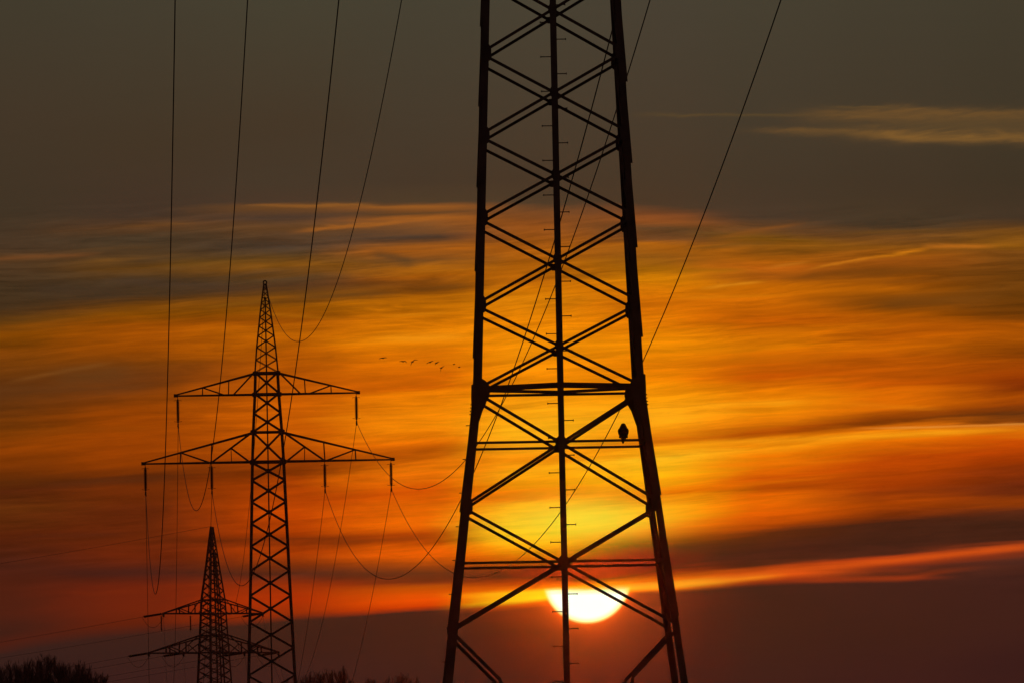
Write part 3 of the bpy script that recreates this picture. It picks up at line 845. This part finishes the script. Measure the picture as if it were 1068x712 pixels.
# bird of prey on the crossbar, seen from behind
ybar = 463.5
bx = at(650.3, 460, D1 - a1(ybar))
bz = zl(ybar) + .03
BW = Vector((bx.x, D1 - a1(ybar) + .055 + .0, bz))
bird = tag(skin_body('perched_bird',
    [(0, 0, .12), (0, -.005, .18), (.002, -.01, .232), (.003, -.01, .275), (.004, .012, .302),
     (0, -.03, .05), (-.006, -.04, 0.0), (-.010, -.045, -.06), (-.012, -.047, -.10)],
    [(0, 1), (1, 2), (2, 3), (3, 4), (0, 5), (5, 6), (6, 7), (7, 8)],
    [(.09, .075), (.1, .085), (.084, .075), (.056, .055), (.046, .048), (.066, .055), (.04, .03), (.028, .014), (.02, .009)], FEATH),
    'dark bird of prey perched on the close pylon\'s upper crossbar, near its right leg', 'bird')
bird.location = BW
for s in (-1, 1):      # folded wings
    skin_body('wing', [(s * .062, -.03, .215), (s * .08, -.035, .155), (s * .062, -.055, .07), (s * .03, -.065, -.015)],
              [(0, 1), (1, 2), (2, 3)], [(.035, .035), (.03, .042), (.024, .034), (.008, .012)], FEATH, bird)
    skin_body('foot', [(s * .035, 0, .07), (s * .035, .0, .01), (s * .035, .03, -.005)], [(0, 1), (1, 2)], [.018, .01, .009], FEATH, bird, 1)
bm = bmesh.new()
lathe(bm, [(0, .013), (.015, .009), (.03, .002)], Vector((0, 0, 0)), 6)
bk = obj('beak', bm, PORC, bird); bk.location = (.004, .055, .30); bk.rotation_euler = (math.radians(-115), 0, 0)

def goose(px, py, span, wl, wr, tilt, label, Y=1300.0, size=1.0):
    p = at(px, py, Y); k = span * Y / F / 2
    # body pointing away to the left, wings at different beats
    b = k * .42 * size
    verts = [(0, 0, 0), (-b * .5, .2, b * .02), (-b * 1.0, .4, b * .1), (b * .5, -.2, -b * .05), (b * .8, -.3, -b * .05)]
    edges = [(0, 1), (1, 2), (0, 3), (3, 4)]
    radii = [.10, .06, .045, .08, .03]
    o = tag(skin_body('flying_bird', verts, edges, radii, GOOSE, sub=1), label, 'bird', 'flock of birds in flight')
    o.location = p; o.rotation_euler = (0, tilt, 0)
    for s, (mx, mz, tx, tz) in ((-1, wl), (1, wr)):
        bm = bmesh.new()
        y0, y1, y2 = -.12, -.1, -.05
        pts = [Vector((0, 0, .03)), Vector((s * mx * k, 0, mz * k)), Vector((s * tx * k, .1, tz * k))]
        ch = [.34, .3, .06]
        up_ = []; dn_ = []
        for q, c in zip(pts, ch):
            up_.append((bm.verts.new(q + Vector((c * .25 * k, -c / 2, .028 + .05 * c))), bm.verts.new(q + Vector((-c * .25 * k, c / 2, .028 + .05 * c)))))
            dn_.append((bm.verts.new(q + Vector((c * .25 * k, -c / 2, -.028 - .05 * c))), bm.verts.new(q + Vector((-c * .25 * k, c / 2, -.028 - .05 * c)))))
        for i in range(2):
            A, B, E_, G_ = up_[i], up_[i + 1], dn_[i], dn_[i + 1]
            bm.faces.new((A[0], A[1], B[1], B[0])); bm.faces.new((E_[0], E_[1], G_[1], G_[0]))
            bm.faces.new((A[0], B[0], G_[0], E_[0])); bm.faces.new((A[1], B[1], G_[1], E_[1]))
        bm.faces.new((up_[0][0], up_[0][1], dn_[0][1], dn_[0][0])); bm.faces.new((up_[2][0], up_[2][1], dn_[2][1], dn_[2][0]))
        obj('wing', bm, GOOSE, o)
gp = [(399.3, 373.2, 8.0, (.5, .0, .95, -.25), (.5, .15, 1.0, .1), .05, 'leftmost of the flying birds, gliding alone ahead of the others'),
      (420.5, 376.8, 8.0, (.5, .1, 1.0, 0), (.5, .1, .95, -.3), 0, 'second flying bird from the left, wings held flat'),
      (430.2, 377.0, 8.0, (.25, -.35, .5, -1.0), (.6, .5, 1.35, .45), 0, 'third flying bird from the left, right wing stretched far out and left wing down'),
      (448.4, 377.6, 7.4, (.5, -.05, 1, -.3), (.5, .25, .95, .3), -.05, 'fourth flying bird from the left, wings slightly tilted'),
      (455.2, 378.3, 6.4, (.3, -.2, .5, -.6), (.5, .3, .95, .45), 0, 'fifth flying bird from the left, close beside the fourth'),
      (460.2, 383.4, 7.0, (.15, -.5, .2, -1.2), (.45, .35, .9, .4), 0, 'lowest flying bird, wing pointing straight down')]
for px, py, sp, wl, wr, ti, lab in gp: goose(px, py, sp, wl, wr, ti, lab)
goose(473.5, 379.6, 2.4, (.5, 0, 1, -.2), (.5, .2, 1, .2), 0, 'tiny faint bird trailing the flock, the upper of the last two', 1310, .7)
goose(479.0, 382.6, 2.4, (.5, 0, 1, -.2), (.5, .2, 1, .2), 0, 'tiny faint bird at the very end of the flock, nearest the close pylon', 1310, .7)

# ------------------------------------------------------------------ trees
def build_tree(seed, H=18.0, spread=.32, twigs=1.0):
    rnd = random.Random(seed)
    tb = bmesh.new(); cb = bmesh.new()
    pts = [Vector((0, 0, 0))]; r = []
    n = 9
    for i in range(1, n + 1):
        pts.append(Vector((rnd.uniform(-.12, .12) * i * .4, rnd.uniform(-.12, .12) * i * .4, H * .9 * i / n)))
    rad = [.26 * (1 - .88 * i / n) + .02 for i in range(n + 1)]
    tube(tb, pts, rad, 7)
    def branch(p, d, ln, r, lev):
        segs = 3; q = p; path = [p]
        dd = d.copy()
        for i in range(segs):
            dd = (dd + Vector((rnd.uniform(-.2, .2), rnd.uniform(-.2, .2), rnd.uniform(-.02, .22)))).normalized()
            q = q + dd * ln / segs; path.append(q)
        tube(cb, path, [r, r * .8, r * .6, r * .35], 3 if lev > 0 else 4)
        if lev >= 3: return
        k = {0: 5, 1: 5, 2: 3}[lev]
        for j in range(k):
            t = rnd.uniform(.25, 1.0); i = min(int(t * segs), segs - 1)
            s = path[i].lerp(path[i + 1], t * segs - i)
            nd = (dd * .9 + Vector((rnd.uniform(-.7, .7), rnd.uniform(-.7, .7), rnd.uniform(.1, .8)))).normalized()
            branch(s, nd, ln * rnd.uniform(.5, .72), max(r * .58, .016), lev + 1)
    nb = 36
    for i in range(nb):
        t = .22 + .76 * (i + rnd.random()) / nb
        j = min(int(t * n), n - 1); s = pts[j].lerp(pts[j + 1], t * n - j)
        an = i * 2.4 + rnd.uniform(-.4, .4)
        ln = H * spread * (1.08 - t) * rnd.uniform(.7, 1.1) + .7
        d = Vector((math.cos(an) * .6, math.sin(an) * .6, 1.0 + t * .5)).normalized()
        branch(s, d, ln, .055 * (1.25 - t) + .012, 0)
    return tb, cb
protos = []
def tree(px, top, Y, seed, label, group, wid=1.0):
    p = at(px, top, Y)
    Hh = p.z
    if seed not in protos_d:
        tb, cb = build_tree(seed)
        root = empty('bare_tree', (p.x, Y, -.1), 0, label, 'tree', group)
        t = obj('trunk', tb, BARK, root); c = obj('crown', cb, BARK, root)
        zmax = max(v.co.z for v in c.data.vertices)
        protos_d[seed] = (root, t, c, zmax)
    else:
        r0, t0, c0, zmax = protos_d[seed]
        root = r0.copy(); C.objects.link(root)
        for q in (t0, c0):
            k = q.copy(); C.objects.link(k); k.parent = root
        root['label'] = label; root['group'] = group
        root.location = (p.x, Y, -.1)
    s = (Hh + .1) / protos_d[seed][3]
    root.scale = (s * wid, s * wid, s); root.rotation_euler = (0, 0, seed * 1.7 + px * .11)
protos_d = {}
LT = [(-12, 689, 930, 1, 'bare tree cut by the left edge of the photo'), (10, 686, 905, 2, 'broad bare tree second from the left edge'),
      (29, 684, 925, 3, 'rounded bare tree in the left clump, left of its tallest tree'), (49, 678.5, 900, 4, 'tallest bare tree of the left clump, with a pointed top'),
      (62, 683, 915, 1, 'bare tree touching the right side of the left clump\'s tallest'), (77, 686, 930, 2, 'bare tree with a small pointed top, right part of the left clump'),
      (90, 690, 915, 3, 'lower bare tree near the right end of the left clump'), (105, 698, 940, 4, 'lowest bare tree at the right end of the left clump'),
      (0, 691, 960, 4, 'hazy bare tree behind the leftmost pair of the left clump'), (20, 687, 970, 1, 'hazy bare tree filling the gap left of the rounded one, left clump'),
      (39, 682, 955, 2, 'hazy bare tree just left of the left clump\'s tallest tree'), (68, 688, 965, 4, 'hazy bare tree in the dip right of the left clump\'s tallest'),
      (84, 691, 970, 1, 'hazy bare tree in the right half of the left clump'), (97, 695, 960, 3, 'hazy low bare tree near the right end of the left clump')]
for px, t, Y, sd, lab in LT: tree(px, t, Y, sd, lab, 'bare trees in the clump at the left', .8)
RT = [(304, 703, 1160, 3, 'faint low bare tree right behind the slim pylon\'s right leg'), (318, 698, 1140, 1, 'faint bare tree just right of the slim pylon\'s right leg'),
      (331, 697, 1180, 4, 'faint bare tree between the two left peaks of the middle group'), (345, 695, 1150, 2, 'faint bare tree left of the middle group\'s tallest'),
      (355, 692, 1140, 1, 'faint bare tree, tallest of the middle group'),
      (368, 702, 1190, 3, 'faint low bare tree in the dip of the middle group'), (385, 704, 1180, 4, 'faint low bare tree left of the rounded one in the middle group'),
      (404, 701, 1150, 3, 'faint bare tree on the left flank of the rounded clump by the close pylon'), (415, 699, 1160, 2, 'faint rounded bare tree, right of centre in the middle group'),
      (426, 703, 1170, 1, 'faint low bare tree at the right end of the middle group')]
for px, t, Y, sd, lab in RT: tree(px, t, Y, sd, lab, 'faint bare trees in the middle of the skyline', .8)
for px, t, Y, sd, lab in [(478, 708, 1180, 4, 'faint low treetop just right of the close pylon\'s left leg')]:
    tree(px, t, Y, sd, lab, 'faint bare trees in the middle of the skyline', .8)

# ------------------------------------------------------------------ haze
USE_HAZE = True
if USE_HAZE:
    bm = bmesh.new()
    x0, x1, y0, y1, z0, z1 = -1510, 1510, -110, 1340, -2, 130
    vs_ = [bm.verts.new((x, y, z)) for x in (x0, x1) for y in (y0, y1) for z in (z0, z1)]
    for idx in ((0, 1, 3, 2), (4, 6, 7, 5), (0, 4, 5, 1), (2, 3, 7, 6), (0, 2, 6, 4), (1, 5, 7, 3)):
        bm.faces.new([vs_[i] for i in idx])
    hm_ = bpy.data.materials.new('haze'); hm_.use_nodes = True
    t = hm_.node_tree; t.nodes.clear()
    pv = t.nodes.new('ShaderNodeVolumePrincipled'); mo = t.nodes.new('ShaderNodeOutputMaterial')
    pv.inputs['Color'].default_value = (.9, .88, .86, 1)
    pv.inputs['Density'].default_value = 0.00003
    pv.inputs['Anisotropy'].default_value = 0.993
    t.links.new(pv.outputs[0], mo.inputs['Volume'])
    hz = obj('haze', bm, hm_); hz['kind'] = 'stuff'
